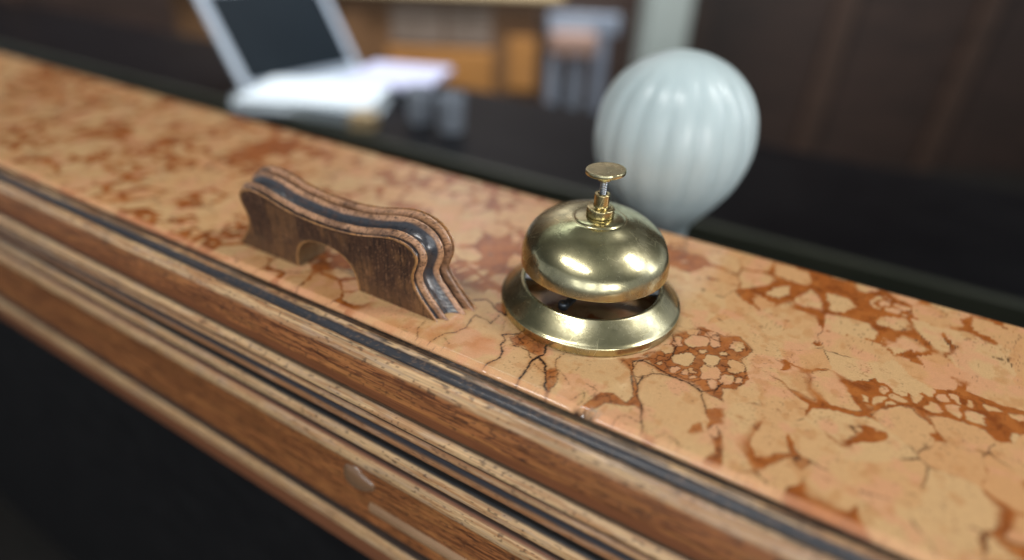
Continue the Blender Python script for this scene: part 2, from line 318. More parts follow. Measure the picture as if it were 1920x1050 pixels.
def marble_colour(X, Y):
    """X, Y in mm on the slab. Breccia: pale clasts in an orange brown matrix with thin dark veins."""
    wx = X + 5*(fbm(X/9, Y/9, 3)-.5) + 1.6*(fbm(X/2, Y/2, 4)-.5)
    wy = Y + 5*(fbm(X/9, Y/9, 13)-.5) + 1.6*(fbm(X/2, Y/2, 14)-.5)
    beige = s2l(208, 168, 120); tan = s2l(204, 147, 97); pink = s2l(214, 155, 117); brown = s2l(160, 90, 40); dark = s2l(116, 58, 27); vein = s2l(58, 34, 26); black = s2l(26, 22, 24)
    wx = wx + 9*(fbm(X/26, Y/26, 23)-.5); wy = wy + 9*(fbm(X/26, Y/26, 24)-.5)
    # procedural field
    f1, f2, idv = voro(wx, wy, 21, 31); e = (f2-f1)/2
    g1, g2, idg = voro(wx, wy, 7.5, 71); eg = (g2-g1)/2
    wid = 3.0*np.clip(fbm(X/28, Y/28, 51)-.47, 0, 1)/.25
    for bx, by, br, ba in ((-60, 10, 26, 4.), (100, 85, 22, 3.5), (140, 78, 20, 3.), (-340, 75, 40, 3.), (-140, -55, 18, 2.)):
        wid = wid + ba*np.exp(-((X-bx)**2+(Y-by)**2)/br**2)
    sol = (idv < .13) | (fbm(X/40, Y/40, 61) > .66)
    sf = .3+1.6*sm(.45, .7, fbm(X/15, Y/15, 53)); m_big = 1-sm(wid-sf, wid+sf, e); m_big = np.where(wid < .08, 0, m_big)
    m_small = 1-sm(.55, 1.15, eg - 1.0*(idg > .6) + 0*eg); m_small = np.where(idg > .72, 1.0, m_small)
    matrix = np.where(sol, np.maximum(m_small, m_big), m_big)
    cid = np.where(sol, idg, idv)
    edge_line = np.where(sol, (1-sm(.12, .3, np.abs(eg-.85)))*.4, 0)*sm(.4, .6, fbm(X/9, Y/9, 82)) + (1-sm(.1, .30, np.abs(e-np.maximum(wid, .12))))*sm(.50, .66, fbm(X/14, Y/14, 81))*.9
    # traced field near the bell
    trc = sm(-110, -95, X)*(1-sm(98, 106, X + 8*(fbm(Y/9, X/9, 29)-.5)))*(1-sm(-30, -22, Y-np.maximum(0, X-36)*1.4))
    near = trc > 0
    if near.any():
        xs = X[near]*10; ys = Y[near]*10
        jx = xs + 22*(fbm(xs/60, ys/60, 191)-.5) + 9*(fbm(xs/28, ys/28, 91)-.5) + 6*(fbm(xs/8, ys/8, 92)-.5); jy = ys + 22*(fbm(xs/60, ys/60, 193)-.5) + 9*(fbm(xs/28, ys/28, 93)-.5) + 6*(fbm(xs/8, ys/8, 94)-.5)
        sd = np.full(xs.shape, 1e9)
        for P in MATRIX[:7]: sd = np.minimum(sd, poly_sdf(jx, jy, P))
        soft = 2.0+16*sm(.42, .66, fbm(xs/70, ys/70, 98)); mt = (1-sm(-1, 1, sd/soft))*(.8+.2*fbm(xs/40, ys/40, 99)); line = (1-sm(1.0, 3.0, np.abs(sd)))*sm(.45, .62, fbm(xs/110, ys/110, 95))*.8
        ci = np.full(xs.shape, .45) + .5*(fbm(xs/160, ys/160, 96)-.5)
        kx = jx + 34*(fbm(xs/38, ys/38, 291)-.5) + 12*(fbm(xs/14, ys/14, 292)-.5); ky = jy + 34*(fbm(xs/38, ys/38, 293)-.5) + 12*(fbm(xs/14, ys/14, 294)-.5)
        for k, (c, a, b) in enumerate(CLASTS):
            det = a[0]*b[1]-a[1]*b[0]
            u = ((kx-c[0])*b[1]-(ky-c[1])*b[0])/det; v = (a[0]*(ky-c[1])-a[1]*(kx-c[0]))/det
            rr = np.sqrt(np.sqrt(u**4+v**4+1.2*u*u*v*v))
            sc = math.hypot(*a)
            sdc = (rr-1)*sc*.8
            mt *= sm(-2, 2, sdc); line = np.maximum(line, (1-sm(.8, 3.0, np.abs(sdc)))*.9)
            ci = np.where(sdc < 0, .3+.6*((k*37) % 10)/10, ci)
        n1, n2, _ = voro(jx/10, jy/10, 5.2, 171); net = (1-sm(.10, .34, (n2-n1)/2))*mt*sm(.44, .58, fbm(xs/60, ys/60, 173)); line = np.maximum(line, net*.95)
        ws = np.full(xs.shape, 1e9)
        for P in MATRIX[7:]: ws = np.minimum(ws, poly_sdf(jx, jy, P))
        wash = (1-sm(-45, 45, ws))*(.4+.6*fbm(xs/90, ys/90, 196))
        vd = np.zeros(xs.shape); halo = np.zeros(xs.shape)
        for w, L in VEINS:
            d = np.full(xs.shape, 1e9)
            for a, b in zip(L[:-1], L[1:]): d = np.minimum(d, seg_dist(jx, jy, a, b))
            wv = w*10*(.30+1.1*fbm(xs/30, ys/30, 97))*(.55+.6*w)
            vd = np.maximum(vd, (1-sm(wv*.6, wv+1.6, d))*min(1, .55+w))
            halo = np.maximum(halo, (1-sm(0, 26, d))*w*.9)
        t = trc[near]
        matrix[near] = matrix[near]*(1-t)+mt*t; edge_line[near] = edge_line[near]*(1-t)+line*t; cid[near] = np.where(t > .5, ci, cid[near])
    base = mix(np.broadcast_to(beige, X.shape+(3,)), np.broadcast_to(tan, X.shape+(3,)), np.clip((cid-.35)*1.2, 0, 1))
    blot = fbm(X/11, Y/11, 101)
    base = mix(base, np.broadcast_to(pink, X.shape+(3,)), sm(.52, .70, blot)*.65)
    base = mix(base, np.broadcast_to(s2l(186, 128, 78), X.shape+(3,)), sm(.58, .74, fbm(X/6, Y/6, 111))*.45)
    base = base*(.93+.14*fbm(X/1.3, Y/1.3, 121))[..., None]
    mcol = mix(np.broadcast_to(brown, X.shape+(3,)), np.broadcast_to(dark, X.shape+(3,)), sm(.45, .75, fbm(X/5, Y/5, 131))*.6)
    mcol = mcol*(.85+.3*fbm(X/1.1, Y/1.1, 133))[..., None]
    mcol = mix(mcol, np.broadcast_to(s2l(184, 112, 54), X.shape+(3,)), sm(.5, .75, fbm(X/7, Y/7, 141))*.6)
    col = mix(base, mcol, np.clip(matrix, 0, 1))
    # soft stain round the matrix and hairline veins everywhere
    hair = np.abs(fbm(X/17, Y/17, 151, 5)-.5)
    col = mix(col, np.broadcast_to(s2l(140, 84, 50), X.shape+(3,)), (1-sm(.0015, .006, hair))*.55*sm(.45, .6, fbm(X/25, Y/25, 161)))
    pit = sm(.80, .86, vn(X/.9, Y/.9, 171))*sm(.5, .6, fbm(X/10, Y/10, 172))
    col = mix(col, np.broadcast_to(vein, X.shape+(3,)), pit*.35)
    col = mix(col, np.broadcast_to(vein, X.shape+(3,)), np.clip(edge_line, 0, 1)*.85)
    if near.any():
        full = np.zeros(X.shape); full[near] = wash*trc[near]
        col = mix(col, np.broadcast_to(s2l(196, 122, 70), X.shape+(3,)), full*.8)
        full = np.zeros(X.shape); full[near] = halo*trc[near]*(.3+.9*fbm(xs/50, ys/50, 198))
        col = mix(col, np.broadcast_to(s2l(164, 96, 46), X.shape+(3,)), np.clip(full, 0, .8))
        full = np.zeros(X.shape); full[near] = vd*trc[near]
        col = mix(col, np.broadcast_to(black, X.shape+(3,)), full*.95)
    return col

def build_marble():
    xs = lin_axis(XMIN, XMAX, -.24, .29, .0006, .0026)
    # cross-section of the slab, front face -> bevel -> top -> back face
    prof = [(-.0846, -.020), (-.0846, -.0030), (-.0845, -.0019), (-.0838, -.0013), (-.0812, -.00025), (-.0802, 0)]
    ytop = np.concatenate([np.arange(-.0796, .03, .0006), np.arange(.03, .111, .002)])
    py = np.concatenate([[p[0] for p in prof], ytop, [.1120, .1130, .1133, .1133]])
    pz = np.concatenate([[p[1] for p in prof], 0*ytop, [0, -.0006, -.002, -.020]])
    X, Yp = np.meshgrid(xs, py, indexing='ij'); Z = np.broadcast_to(pz[None], X.shape).copy()
    Y = Yp.copy()
    # small chips and nicks along the front arris
    edge = np.exp(-((Yp+.0838)/.0012)**2)
    nick = np.clip(fbm(X*1000/2.5, 0*X, 201)-.62, 0, 1)*3
    Z -= edge*nick*.0003
    chip = np.exp(-((X-.0345)/.0042)**2)*np.exp(-((Yp+.0835)/.0022)**2)
    Z -= chip*.0035
    Z += (Yp > -.08)*(Yp < .1)*0
    arc = np.broadcast_to(np.concatenate([[0], np.cumsum(np.hypot(np.diff(py), np.diff(pz)))])[None], X.shape)
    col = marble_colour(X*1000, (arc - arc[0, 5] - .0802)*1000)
    bev = sm(-.0800, -.0812, Yp)
    col = mix(col, np.broadcast_to(s2l(236, 176, 138), X.shape+(3,)), bev*.38*(.7+.45*fbm(X*100, Yp*100, 205)))
    c2 = np.clip(chip*2.6-.35, 0, 1)*sm(.38, .44, fbm(X*700, Yp*700, 207))
    col = mix(col, np.broadcast_to(s2l(50, 30, 28), X.shape+(3,)), c2)
    gr = np.exp(-((X-.0385)/.003)**2-((Yp+.0815)/.0022)**2)*(fbm(X*900, Yp*900, 209) > .46)
    col = mix(col, np.broadcast_to(s2l(170, 150, 130), X.shape+(3,)), np.clip(gr*1.3, 0, 1))
    V = np.stack([X, Y, Z], -1).reshape(-1, 3)
    o = link_mesh('marble_top', V, grid_faces(len(xs), len(py)), MAT_MARBLE, None, True, col.reshape(-1, 3))
    o['label'] = 'orange brown marble slab with pale clasts and dark cracks'
    return cpart(o)
build_marble()

# moulded wooden front: (y, z, tone)   tone: D dark, L worn light, B brown, K black, C blue-black cove, M red brown
PROFILE = [
 (-.0842, -.0060, 'K'), (-.0848, -.0026, 'K'), (-.0858, -.0014, 'K'), (-.0866, -.0018, 'K'), (-.0872, -.0018, 'K'), (-.0884, -.0010, 'K'), (-.0897, -.0009, 'K'), (-.0903, -.0004, 'K'),
  (-.0909, .0001, 'L'), (-.0920, -.0001, 'L'), (-.0933, -.0006, 'L'), (-.0940, -.0014, 'D'), (-.0946, -.0026, 'C'), (-.0958, -.0036, 'C'), (-.0972, -.0037, 'C'), (-.0985, -.0029, 'C'),
 (-.0996, -.0018, 'D'), (-.1003, -.0013, 'L'), (-.1018, -.0017, 'L'), (-.1033, -.0031, 'L'), (-.1043, -.0046, 'L'), (-.1049, -.0060, 'L'),
 (-.1056, -.0082, 'B'), (-.1068, -.0130, 'B'), (-.1080, -.0185, 'B'), (-.1087, -.0230, 'W'), (-.1090, -.0258, 'W'), (-.1087, -.0272, 'D'), (-.1082, -.0285, 'D'), (-.1084, -.0298, 'D'),
 (-.1096, -.0304, 'L'), (-.1108, -.0317, 'L'), (-.1113, -.0334, 'L'), (-.1112, -.0348, 'L'), (-.1104, -.0357, 'K'), (-.1098, -.0363, 'K'), (-.1104, -.0370, 'D'),
 (-.1112, -.0380, 'T'), (-.1115, -.0396, 'L'), (-.1112, -.0412, 'T'), (-.1104, -.0424, 'C'), (-.1100, -.0440, 'C'), (-.1103, -.0456, 'C'), (-.1110, -.0466, 'D'),
 (-.1114, -.0480, 'T'), (-.1114, -.0500, 'T'), (-.1108, -.0516, 'M'), (-.1096, -.0530, 'K'), (-.1086, -.0550, 'K'), (-.1088, -.0580, 'K'), (-.1100, -.0596, 'K'),
 (-.1110, -.0608, 'L'), (-.1116, -.0635, 'L'), (-.1114, -.0668, 'L'), (-.1104, -.0684, 'D'), (-.1096, -.0700, 'D'), (-.1096, -.0722, 'D'), (-.1108, -.0738, 'M'),
 (-.1120, -.0752, 'L'), (-.1127, -.0785, 'L'), (-.1127, -.0815, 'L'), (-.1121, -.0840, 'L'), (-.1113, -.0860, 'B'), (-.1108, -.0960, 'B'), (-.1108, -.1080, 'B'), (-.1110, -.1220, 'B'), (-.1116, -.1345, 'B'),
 (-.1114, -.1375, 'D'), (-.1112, -.1400, 'D'), (-.1122, -.1425, 'D'), (-.1134, -.1455, 'L'), (-.1140, -.1510, 'L'), (-.1136, -.1560, 'L'), (-.1130, -.1590, 'M'), (-.1130, -.1680, 'M'), (-.1126, -.1760, 'M'), (-.1100, -.1785, 'D'), (-.0900, -.1790, 'K'), (-.0890, -.1850, 'K')]
TONES = {'D': s2l(52, 40, 34), 'L': s2l(204, 168, 124), 'B': s2l(156, 98, 56), 'K': s2l(20, 19, 20), 'C': s2l(56, 57, 63), 'M': s2l(124, 78, 52), 'T': s2l(154, 110, 74), 'W': s2l(116, 70, 42)}
def build_moulding():
    pts = []; tone = []
    P = [(a, b) for a, b, _ in PROFILE]
    for i in range(len(P)-1):
        a = np.array(P[i]); b = np.array(P[i+1]); k = max(1, int(np.linalg.norm(b-a)/.0006))
        for j in range(k):
            pts.append(a+(b-a)*j/k); tone.append((i, j/k))
    pts.append(np.array(P[-1])); tone.append((len(P)-2, 1.0))
    pts = np.array(pts); n = len(pts)
    # light smoothing so the beads are round
    for _ in range(2):
        q = pts.copy(); q[1:-1] = .25*pts[:-2]+.5*pts[1:-1]+.25*pts[2:]; pts = q
    s = np.concatenate([[0], np.cumsum(np.hypot(*np.diff(pts, axis=0).T))])*1000      # mm along the profile
    cls = np.array([PROFILE[i][2] if f < .5 else PROFILE[min(i+1, len(PROFILE)-1)][2] for i, f in tone])
    keys = list(TONES); ci = np.array([keys.index(c) for c in cls])
    tab = np.array([TONES[k] for k in keys])
    xs = lin_axis(XMIN, XMAX, -.28, .24, .0010, .006)
    X, S = np.meshgrid(xs*1000, s, indexing='ij')
    # the boundary between stain and bare wood wanders: look up the class at a jittered position
    SJ = S + (.35+.40*np.exp(-((S-12)/4.)**2))*(1-.6*sm(20, 26, S))*1.1*(fbm(X/16, S/3, 301)-.5) + (.30-.30*sm(14, 20, S))*(fbm(X/4, S/.8, 303)-.5)
    su = np.arange(0, s[-1], .1); iu = ci[np.clip(np.searchsorted(s, su), 0, n-1)]
    def blur(v, k):
        for _ in range(2):
            v = np.convolve(np.pad(v, k, mode='edge'), np.ones(2*k+1)/(2*k+1), mode='valid')
        return v
    def field(v):
        f1 = np.interp(SJ.ravel(), su, blur(v, 2)).reshape(X.shape); f2 = np.interp(SJ.ravel(), su, blur(v, 6)).reshape(X.shape)
        w = sm(14, 24, S)*.85; return f1*(1-w)+f2*w
    col = np.stack([field(tab[iu, c]) for c in range(3)], -1)
    wt = {k: field((iu == keys.index(k)).astype(float)) for k in keys}
    isL = wt['L'] + .6*wt['T']; isB = wt['B']; isD = wt['D']+wt['K']+wt['C']
    streak = fbm(X/16, S/.45, 311, 4); patch = fbm(X/45, S/6, 313)
    upper = 1-sm(20, 26, S)
    st = isL*sm(.50, .60, streak*.65+patch*.45+.045-.095*(1-upper))*(.25+.75*upper)
    col = mix(col, np.broadcast_to(s2l(58, 52, 52), col.shape), st*.85)
    col = mix(col, np.broadcast_to(s2l(158, 104, 62), col.shape), isL*sm(.48, .64, fbm(X/30, S/1.2, 315))*.6)
    col = mix(col, np.broadcast_to(s2l(176, 150, 128), col.shape), isL*sm(.55, .7, fbm(X/12, S/2, 317))*.5)
    gb = fbm(X/22, S/.55, 321, 4)
    col = mix(col, np.broadcast_to(s2l(84, 44, 22), col.shape), isB*sm(.48, .64, gb)*.85)
    col = mix(col, np.broadcast_to(s2l(176, 118, 66), col.shape), isB*sm(.52, .7, fbm(X/30, S/2.2, 323))*.6)
    col = mix(col, np.broadcast_to(s2l(120, 74, 40), col.shape), isB*sm(.5, .7, fbm(X/60, S/9, 325))*.5)
    fg = fbm(X/9, S/.22, 327, 3); col = mix(col, np.broadcast_to(s2l(62, 34, 20), col.shape), isB*sm(.56, .66, fg)*.6)
    kn = sm(.80, .86, vn(X/2.2, S/1.1, 329)); col = mix(col, np.broadcast_to(s2l(52, 34, 28), col.shape), (isB+isL)*kn*.6)
    spk = isD*(1-sm(20, 26, S))*sm(.74, .80, vn(X/1.2, S/.5, 331))
    col = mix(col, np.broadcast_to(s2l(130, 105, 85), col.shape), spk*.45)
    Y = np.broadcast_to(pts[None, :, 0], X.shape) + .00012*(streak-.5) + .0002*(fbm(X/5, S/3, 341)-.5)
    Z = np.broadcast_to(pts[None, :, 1], X.shape) + .00035*(fbm(X/35, S/8, 343)-.5) + .0003*(fbm(X/4, S/2, 345)-.5)
    V = np.stack([X/1000, Y, Z], -1).reshape(-1, 3)
    o = link_mesh('front_moulding', V, grid_faces(len(xs), n)[:, ::-1], MAT_MOULDING, None, True, col.reshape(-1, 3))
    o['label'] = 'worn wooden mouldings with black grooves along the counter front'
    return cpart(o)
build_moulding()
cpart(box('body', (XMIN, -.0885, -1.098), (XMAX, .1125, -.021), MAT_BLACK, None, .001))
cpart(box('inner_shelf', (XMIN, .1128, -.222), (XMAX, .43, -.200), MAT_BLACK, None, .002))
def build_boss():
    bm = bmesh.new(); bmesh.ops.create_uvsphere(bm, u_segments=24, v_segments=14, radius=1)
    for v in bm.verts:
        x, y, z = v.co; t = (x+1)/2
        v.co = Vector((x*.0125, y*.0042*(1-.35*t), z*.0095*(1-.35*x)))
    for v in bm.verts: v.co += Vector((-.0885, -.1108, -.0985))
    me = bpy.data.meshes.new('carved_boss'); bm.to_mesh(me); bm.free()
    me.polygons.foreach_set('use_smooth', [True]*len(me.polygons)); me.materials.append(MAT_BOSS)
    o = bpy.data.objects.new('carved_boss', me); COL.objects.link(o); return cpart(o)
MAT_BOSS = noise_mat('rubbed_carving', (.16, .085, .042), (.22, .125, .068), 40, .3, stretch=(.3, 1, 1), coat=.8)
build_boss()
def build_fillet():
    prof = [(-.1106, -.1150), (-.1122, -.1162), (-.1132, -.1185), (-.1130, -.1215), (-.1120, -.1240), (-.1106, -.1255)]
    xs = np.arange(-.082, XMAX, .004)
    V = np.array([[(x, y - (0 if i else .0), z) for (y, z) in prof] for i, x in enumerate(xs)]).reshape(-1, 3)
    o = link_mesh('lower_bead', V, grid_faces(len(xs), len(prof))[:, ::-1], MAT_BEAD); return cpart(o)
MAT_BEAD = noise_mat('rubbed_brown_wood', (.20, .11, .055), (.36, .22, .12), 60, .45, stretch=(.2, 1, 1))
build_fillet()

# ------------------------------------------------------------------ carved wooden stand
stand = thing('carved_stand', 'dark carved wooden stand with reeded edges and an arched opening, standing on the marble', 'carved stand', (-.142, -.053, 0))
def spart(o):
    o.parent = stand; o.matrix_parent_inverse = Matrix.Translation((.142, .053, 0)); return o
HALF = [(-.1420, .0352), (-.1335, .0354), (-.1256, .0360), (-.1175, .0369), (-.1095, .0383), (-.1000, .0406), (-.0909, .0425), (-.0835, .0428), (-.0773, .0412), (-.0735, .0378), (-.0729, .0338), (-.0748, .0288), (-.0765, .0238), (-.0757, .0180), (-.0728, .0128), (-.0690, .0082), (-.0615, .0), (-.0520, -.0095)]
YF, YB = -.065, -.042
def stand_outline():
    h = catmull(HALF, 10)
    m = h[1:][::-1].copy(); m[:, 0] = 2*(-.142)-m[:, 0]
    c = np.vstack([m, h])
    c = resample(c, .0009)
    for _ in range(3):
        q = c.copy(); q[1:-1] = .25*c[:-2]+.5*c[1:-1]+.25*c[2:]; c = q
    t = np.gradient(c, axis=0); t /= np.linalg.norm(t, axis=1)[:, None]
    nrm = np.stack([-t[:, 1], t[:, 0]], -1)
    return c, nrm
SC_C, SC_N = stand_outline()
# moulding section: (fraction from front to back, offset out of the face, tone)
SECT = [(0, 0, 'E'), (.012, .0006, 'E'), (.026, .0006, 'E'), (.040, -.0006, 'G'), (.085, -.0018, 'G'), (.130, -.0004, 'G'), (.152, .0014, 'R'), (.175, .0028, 'R'), (.205, .0034, 'R'), (.235, .0028, 'R'), (.262, .0012, 'V'), (.31, .0000, 'V'), (.37, -.0006, 'V'), (.44, .0000, 'V'), (.51, .0016, 'V'), (.560, .0036, 'V'), (.590, .0054, 'R'), (.615, .0066, 'R'), (.645, .0068, 'R'), (.672, .0058, 'R'), (.695, .0034, 'G'), (.745, .0014, 'G'), (.795, .0036, 'G'), (.822, .0068, 'R'), (.845, .0082, 'R'), (.87, .0086, 'R'), (.892, .0078, 'R'), (.912, .0056, 'G'), (.94, .0054, 'G'), (.962, .0076, 'E'), (.985, .0083, 'E'), (1.0, .0076, 'E')]
def build_stand():
    tt = []; oo = []; cc = []
    fr = np.array([(a, b) for a, b, _ in SECT]); 
    for i in range(len(SECT)-1):
        for j in range(3):
            f = j/3; tt.append(fr[i, 0]*(1-f)+fr[i+1, 0]*f); oo.append(fr[i, 1]*(1-f)+fr[i+1, 1]*f); cc.append(SECT[i][2] if f < .5 else SECT[i+1][2])
    tt.append(1.0); oo.append(fr[-1, 1]); cc.append('E')
    tt = np.array(tt); oo = np.array(oo); cc = np.array(cc)
    for _ in range(2):
        q = oo.copy(); q[1:-1] = .25*oo[:-2]+.5*oo[1:-1]+.25*oo[2:]; oo = q
    N = 420; V = []; SS = None
    for t, o in zip(tt, oo):
        q = SC_C + SC_N*o
        L = len(q)//2
        # cut both ends on the marble plane
        r = np.where(q[:, 1] > 0)[0]; i0, i1 = r[0], r[-1]
        def cut(a, b):
            f = a[1]/(a[1]-b[1]); return a+(b-a)*f
        qq = [cut(q[i0], q[i0-1])] + list(q[i0:i1+1]) + [cut(q[i1], q[i1+1])]
        qq = np.array(qq)
        s = np.concatenate([[0], np.cumsum(np.hypot(*np.diff(qq, axis=0).T))]); u = np.linspace(0, s[-1], N)
        X = np.interp(u, s, qq[:, 0]); Z = np.interp(u, s, qq[:, 1])
        V.append(np.stack([X, np.full(N, YF+(YB-YF)*t), Z+.0002], -1))
    V = np.array(V)                       # (T, N, 3)
    T = len(tt)
    U, TT = np.meshgrid(np.linspace(0, 1, N)*300, tt*23+np.arange(T)*.0, indexing='xy')
    TJ = TT + .45*(fbm(U/6, TT/1.5, 401)-.5)
    kinds = ['E', 'R', 'G', 'V']
    tu = np.linspace(0, 23, 231); ku = np.array([kinds.index(c) for c in cc])[np.clip(np.searchsorted(tt*23, tu), 0, T-1)]
    def field(v):
        v = np.convolve(np.pad(v, 1, mode='edge'), np.ones(3)/3, mode='valid')
        return np.interp(TJ.ravel(), tu, v).reshape(T, N)
    tone = {'E': s2l(172, 122, 74), 'R': s2l(188, 142, 106), 'G': s2l(36, 37, 42), 'V': s2l(60, 61, 67)}
    tk = np.array([tone[k] for k in kinds]); col = np.stack([field(tk[ku, c]) for c in range(3)], -1)
    wE, wR, wG, wV = [field((ku == i).astype(float)) for i in range(4)]; isR = wE+wR
    sp = fbm(U/1.0, TT/.7, 411, 3); col = mix(col, np.broadcast_to(s2l(66, 44, 32), col.shape), isR*sm(.58, .70, sp)*.55)
    col = mix(col, np.broadcast_to(s2l(196, 150, 120), col.shape), isR*sm(.5, .65, fbm(U/9, TT/3, 413))*.5)
    col = mix(col, np.broadcast_to(s2l(96, 66, 48), col.shape), isR*sm(.52, .66, fbm(U/14, TT/4, 415))*.6)
    worn = wV*sm(.60, .72, fbm(U/1.6, TT/1.0, 417))*sm(.78, .92, np.abs(U/150-1)*1.0)
    col = mix(col, np.broadcast_to(s2l(170, 170, 165), col.shape), worn*.8)
    col = mix(col, np.broadcast_to(s2l(92, 66, 52), col.shape), (wV+wG)*sm(.56, .7, fbm(U/5, TT/1.2, 419))*.45)
    pore = isR*sm(.76, .82, vn(U/.7, TT/.25, 423)); col = mix(col, np.broadcast_to(s2l(36, 26, 22), col.shape), np.clip(pore, 0, 1)*.8)
    # carve irregularity
    nn = (fbm(U/3, TT/1.5, 421)-.5)*.0003
    V[..., 2] += nn*(V[..., 2] > .001)
    f = grid_faces(T, N)
    o = link_mesh('moulded_edge', V.reshape(-1, 3), f, MAT_CARVED, None, True, col.reshape(-1, 3)); spart(o)
    o['label'] = 'reeded edge with rubbed copper brown ridges and dark grooves'
    # panel with arch hole: built as a strip between outline and arch, so it stays a clean surface
    q = SC_C; r = np.where(q[:, 1] > 0)[0]; out = q[r[0]:r[-1]+1].copy(); out[0, 1] = 0; out[-1, 1] = 0
    ax, aw, ah = -.1425, .0245, .0232
    ang = np.linspace(math.pi, 0, 61); arch = np.stack([ax+aw*np.sign(np.cos(ang))*np.abs(np.cos(ang))**.85, ah*np.abs(np.sin(ang))**.8], -1)
    MM = 150
    def rs(c, n):
        s = np.concatenate([[0], np.cumsum(np.hypot(*np.diff(c, axis=0).T))]); u = np.linspace(0, s[-1], n)
        return np.stack([np.interp(u, s, c[:, 0]), np.interp(u, s, c[:, 1])], -1)
    n = 241
    # inner path: foot bottom -> arch -> foot bottom, matched to the outline by parameter
    inner = rs(np.vstack([arch]), n); o1 = rs(out, n)
    # blend parameter so the outer samples near the feet map to the foot bottom edge
    K = 60; G = np.zeros((n, K, 2))
    for j in range(K):
        f = j/(K-1); G[:, j] = o1*(1-f)+inner*f
    G[..., 1] = np.maximum(G[..., 1], 0)
    X = G[..., 0]*1000; Z = G[..., 1]*1000
    gr = fbm(X/.5, Z/14, 431, 4); pt = fbm(X/14, Z/16, 433)
    col = np.broadcast_to(s2l(70, 47, 34), X.shape+(3,))
    col = mix(col, np.broadcast_to(s2l(112, 78, 50), X.shape+(3,)), np.clip(sm(.44, .66, pt)*.75 + sm(14, 2, Z)*.35, 0, 1))
    col = mix(col, np.broadcast_to(s2l(34, 26, 24), X.shape+(3,)), sm(.5, .66, gr)*.7)
    J = np.broadcast_to(np.linspace(0, 1, K)[None], X.shape)
    rim = np.clip(1-J*K/2.2*(.6+.9*fbm(X/2, Z/2, 435)), 0, 1) + np.clip(1-(1-J)*K/2.0*(.6+.9*fbm(X/2, Z/2, 437)), 0, 1)
    col = mix(col, np.broadcast_to(s2l(190, 138, 82), X.shape+(3,)), np.clip(rim, 0, 1)*.9)
    col = mix(col, np.broadcast_to(s2l(150, 110, 80), X.shape+(3,)), sm(.66, .74, fbm(X/.35, Z/4, 439))*.5)
    y0 = YF + .0001
    Vf = np.stack([G[..., 0], np.full(X.shape, y0), G[..., 1]+.0002], -1)
    # arch reveal and back
    dep = np.linspace(0, 1, 14)
    Vr = np.stack([np.broadcast_to(inner[:, None, 0], (n, 14)), np.broadcast_to(y0+(YB-YF-.0004)*dep[None], (n, 14)), np.broadcast_to(inner[:, None, 1]+.0002, (n, 14))], -1)
    cr = np.broadcast_to(s2l(104, 82, 58), (n, 14, 3)) * (.7+.6*fbm(np.broadcast_to(np.arange(n)[:, None]/3., (n, 14)), np.broadcast_to(dep[None]*20, (n, 14)), 441))[..., None]
    Vb = Vf.copy(); Vb[..., 1] = YB - .0003
    off = 0; vs = []; fs = []; cs = []
    for A, Cc, fl in ((Vf, col, True), (Vr, cr, True), (Vb, col, False)):
        a, b = A.shape[:2]; f = grid_faces(a, b)
        fs.append((f[:, ::-1] if not fl else f)+off); vs.append(A.reshape(-1, 3)); cs.append(np.asarray(Cc).reshape(-1, 3)); off += a*b
    p = link_mesh('face_panel', np.vstack(vs), np.vstack(fs), MAT_PANEL, None, False, np.vstack(cs)); spart(p)
    p['label'] = 'dark brown flat face with scratched vertical grain'
build_stand()

# ------------------------------------------------------------------ the bell
bell = thing('service_bell', 'tarnished brass service bell with a round push button, standing on the marble counter', 'bell', (0, 0, 0))
base_prof = [(.0507, .0001), (.0512, .0008), (.0512, .0046), (.0509, .0052), (.0503, .0056), (.0495, .0062), (.0474, .0083), (.0451, .0105), (.0430, .0124), (.0413, .0139), (.0405, .0146), (.0399, .0150), (.0391, .0151), (.0383, .0147), (.0380, .0140), (.0386, .0126), (.0412, .0102), (.0440, .0062), (.0462, .0036), (.0468, .0020), (.0468, .0001)]
def refine(p, k=3, it=1):
    return catmull(p, k)
lathe('base_ring', refine(base_prof), MAT_BRASS, bell, 160)
dome_prof = [(.0030, .0552), (.0080, .0552), (.0120, .0546), (.0133, .0541), (.0138, .05378), (.0143, .0537), (.0150, .05362), (.0185, .0525), (.0235, .0509), (.0280, .0490), (.0320, .0468), (.0354, .0441), (.0381, .0408), (.0398, .0369), (.0406, .0330), (.0408, .0296), (.0408, .0272), (.0406, .0266), (.0400, .0266), (.0398, .0272), (.0398, .0295), (.0395, .0330), (.0386, .0366), (.0368, .0402), (.0342, .0433), (.0305, .0461), (.0220, .0498), (.0120, .0528), (.0030, .0540)]
def dome_deform(V, th):
    x, y, z = V[..., 0].copy(), V[..., 1].copy(), V[..., 2].copy()
    r = np.hypot(x, y); a = np.arctan2(y, x)
    w = sm(.014, .025, r)
    d = .00022*w*(fbm(a*2.2+10, z*90, 501, 3)-.5) + .00010*w*(fbm(a*9+30, z*300, 503, 2)-.5)
    # dent on the right flank
    da = (a-.52+np.pi) % (2*np.pi) - np.pi
    d -= .0011*np.exp(-(da/.20)**2-((z-.0355)/.0045)**2)
    d -= .0004*np.exp(-((a+2.45)/.12)**2-((z-.041)/.004)**2)
    k = 1+d/np.maximum(r, .004)
    x *= k; y *= k
    z = z + (-.062*x + .075*y)*sm(.027, .047, z)*sm(.010, .022, r)
    return np.stack([x, y, z], -1)
lathe('dome', refine(dome_prof, 4), MAT_BRASS, bell, 192, deform=dome_deform)
collar = lathe('collar', refine([(.0030, .0552), (.0070, .0555), (.0074, .0558), (.0075, .0566), (.0075, .0592), (.0074, .0598), (.0069, .0602), (.0050, .0604), (.0041, .0607), (.0040, .0612), (.0040, .0672), (.0039, .0677), (.0036, .0679), (.0027, .0679), (.0025, .0676), (.0025, .0640), (.0004, .0640)], 3), MAT_BRASS_BRIGHT, bell, 64)
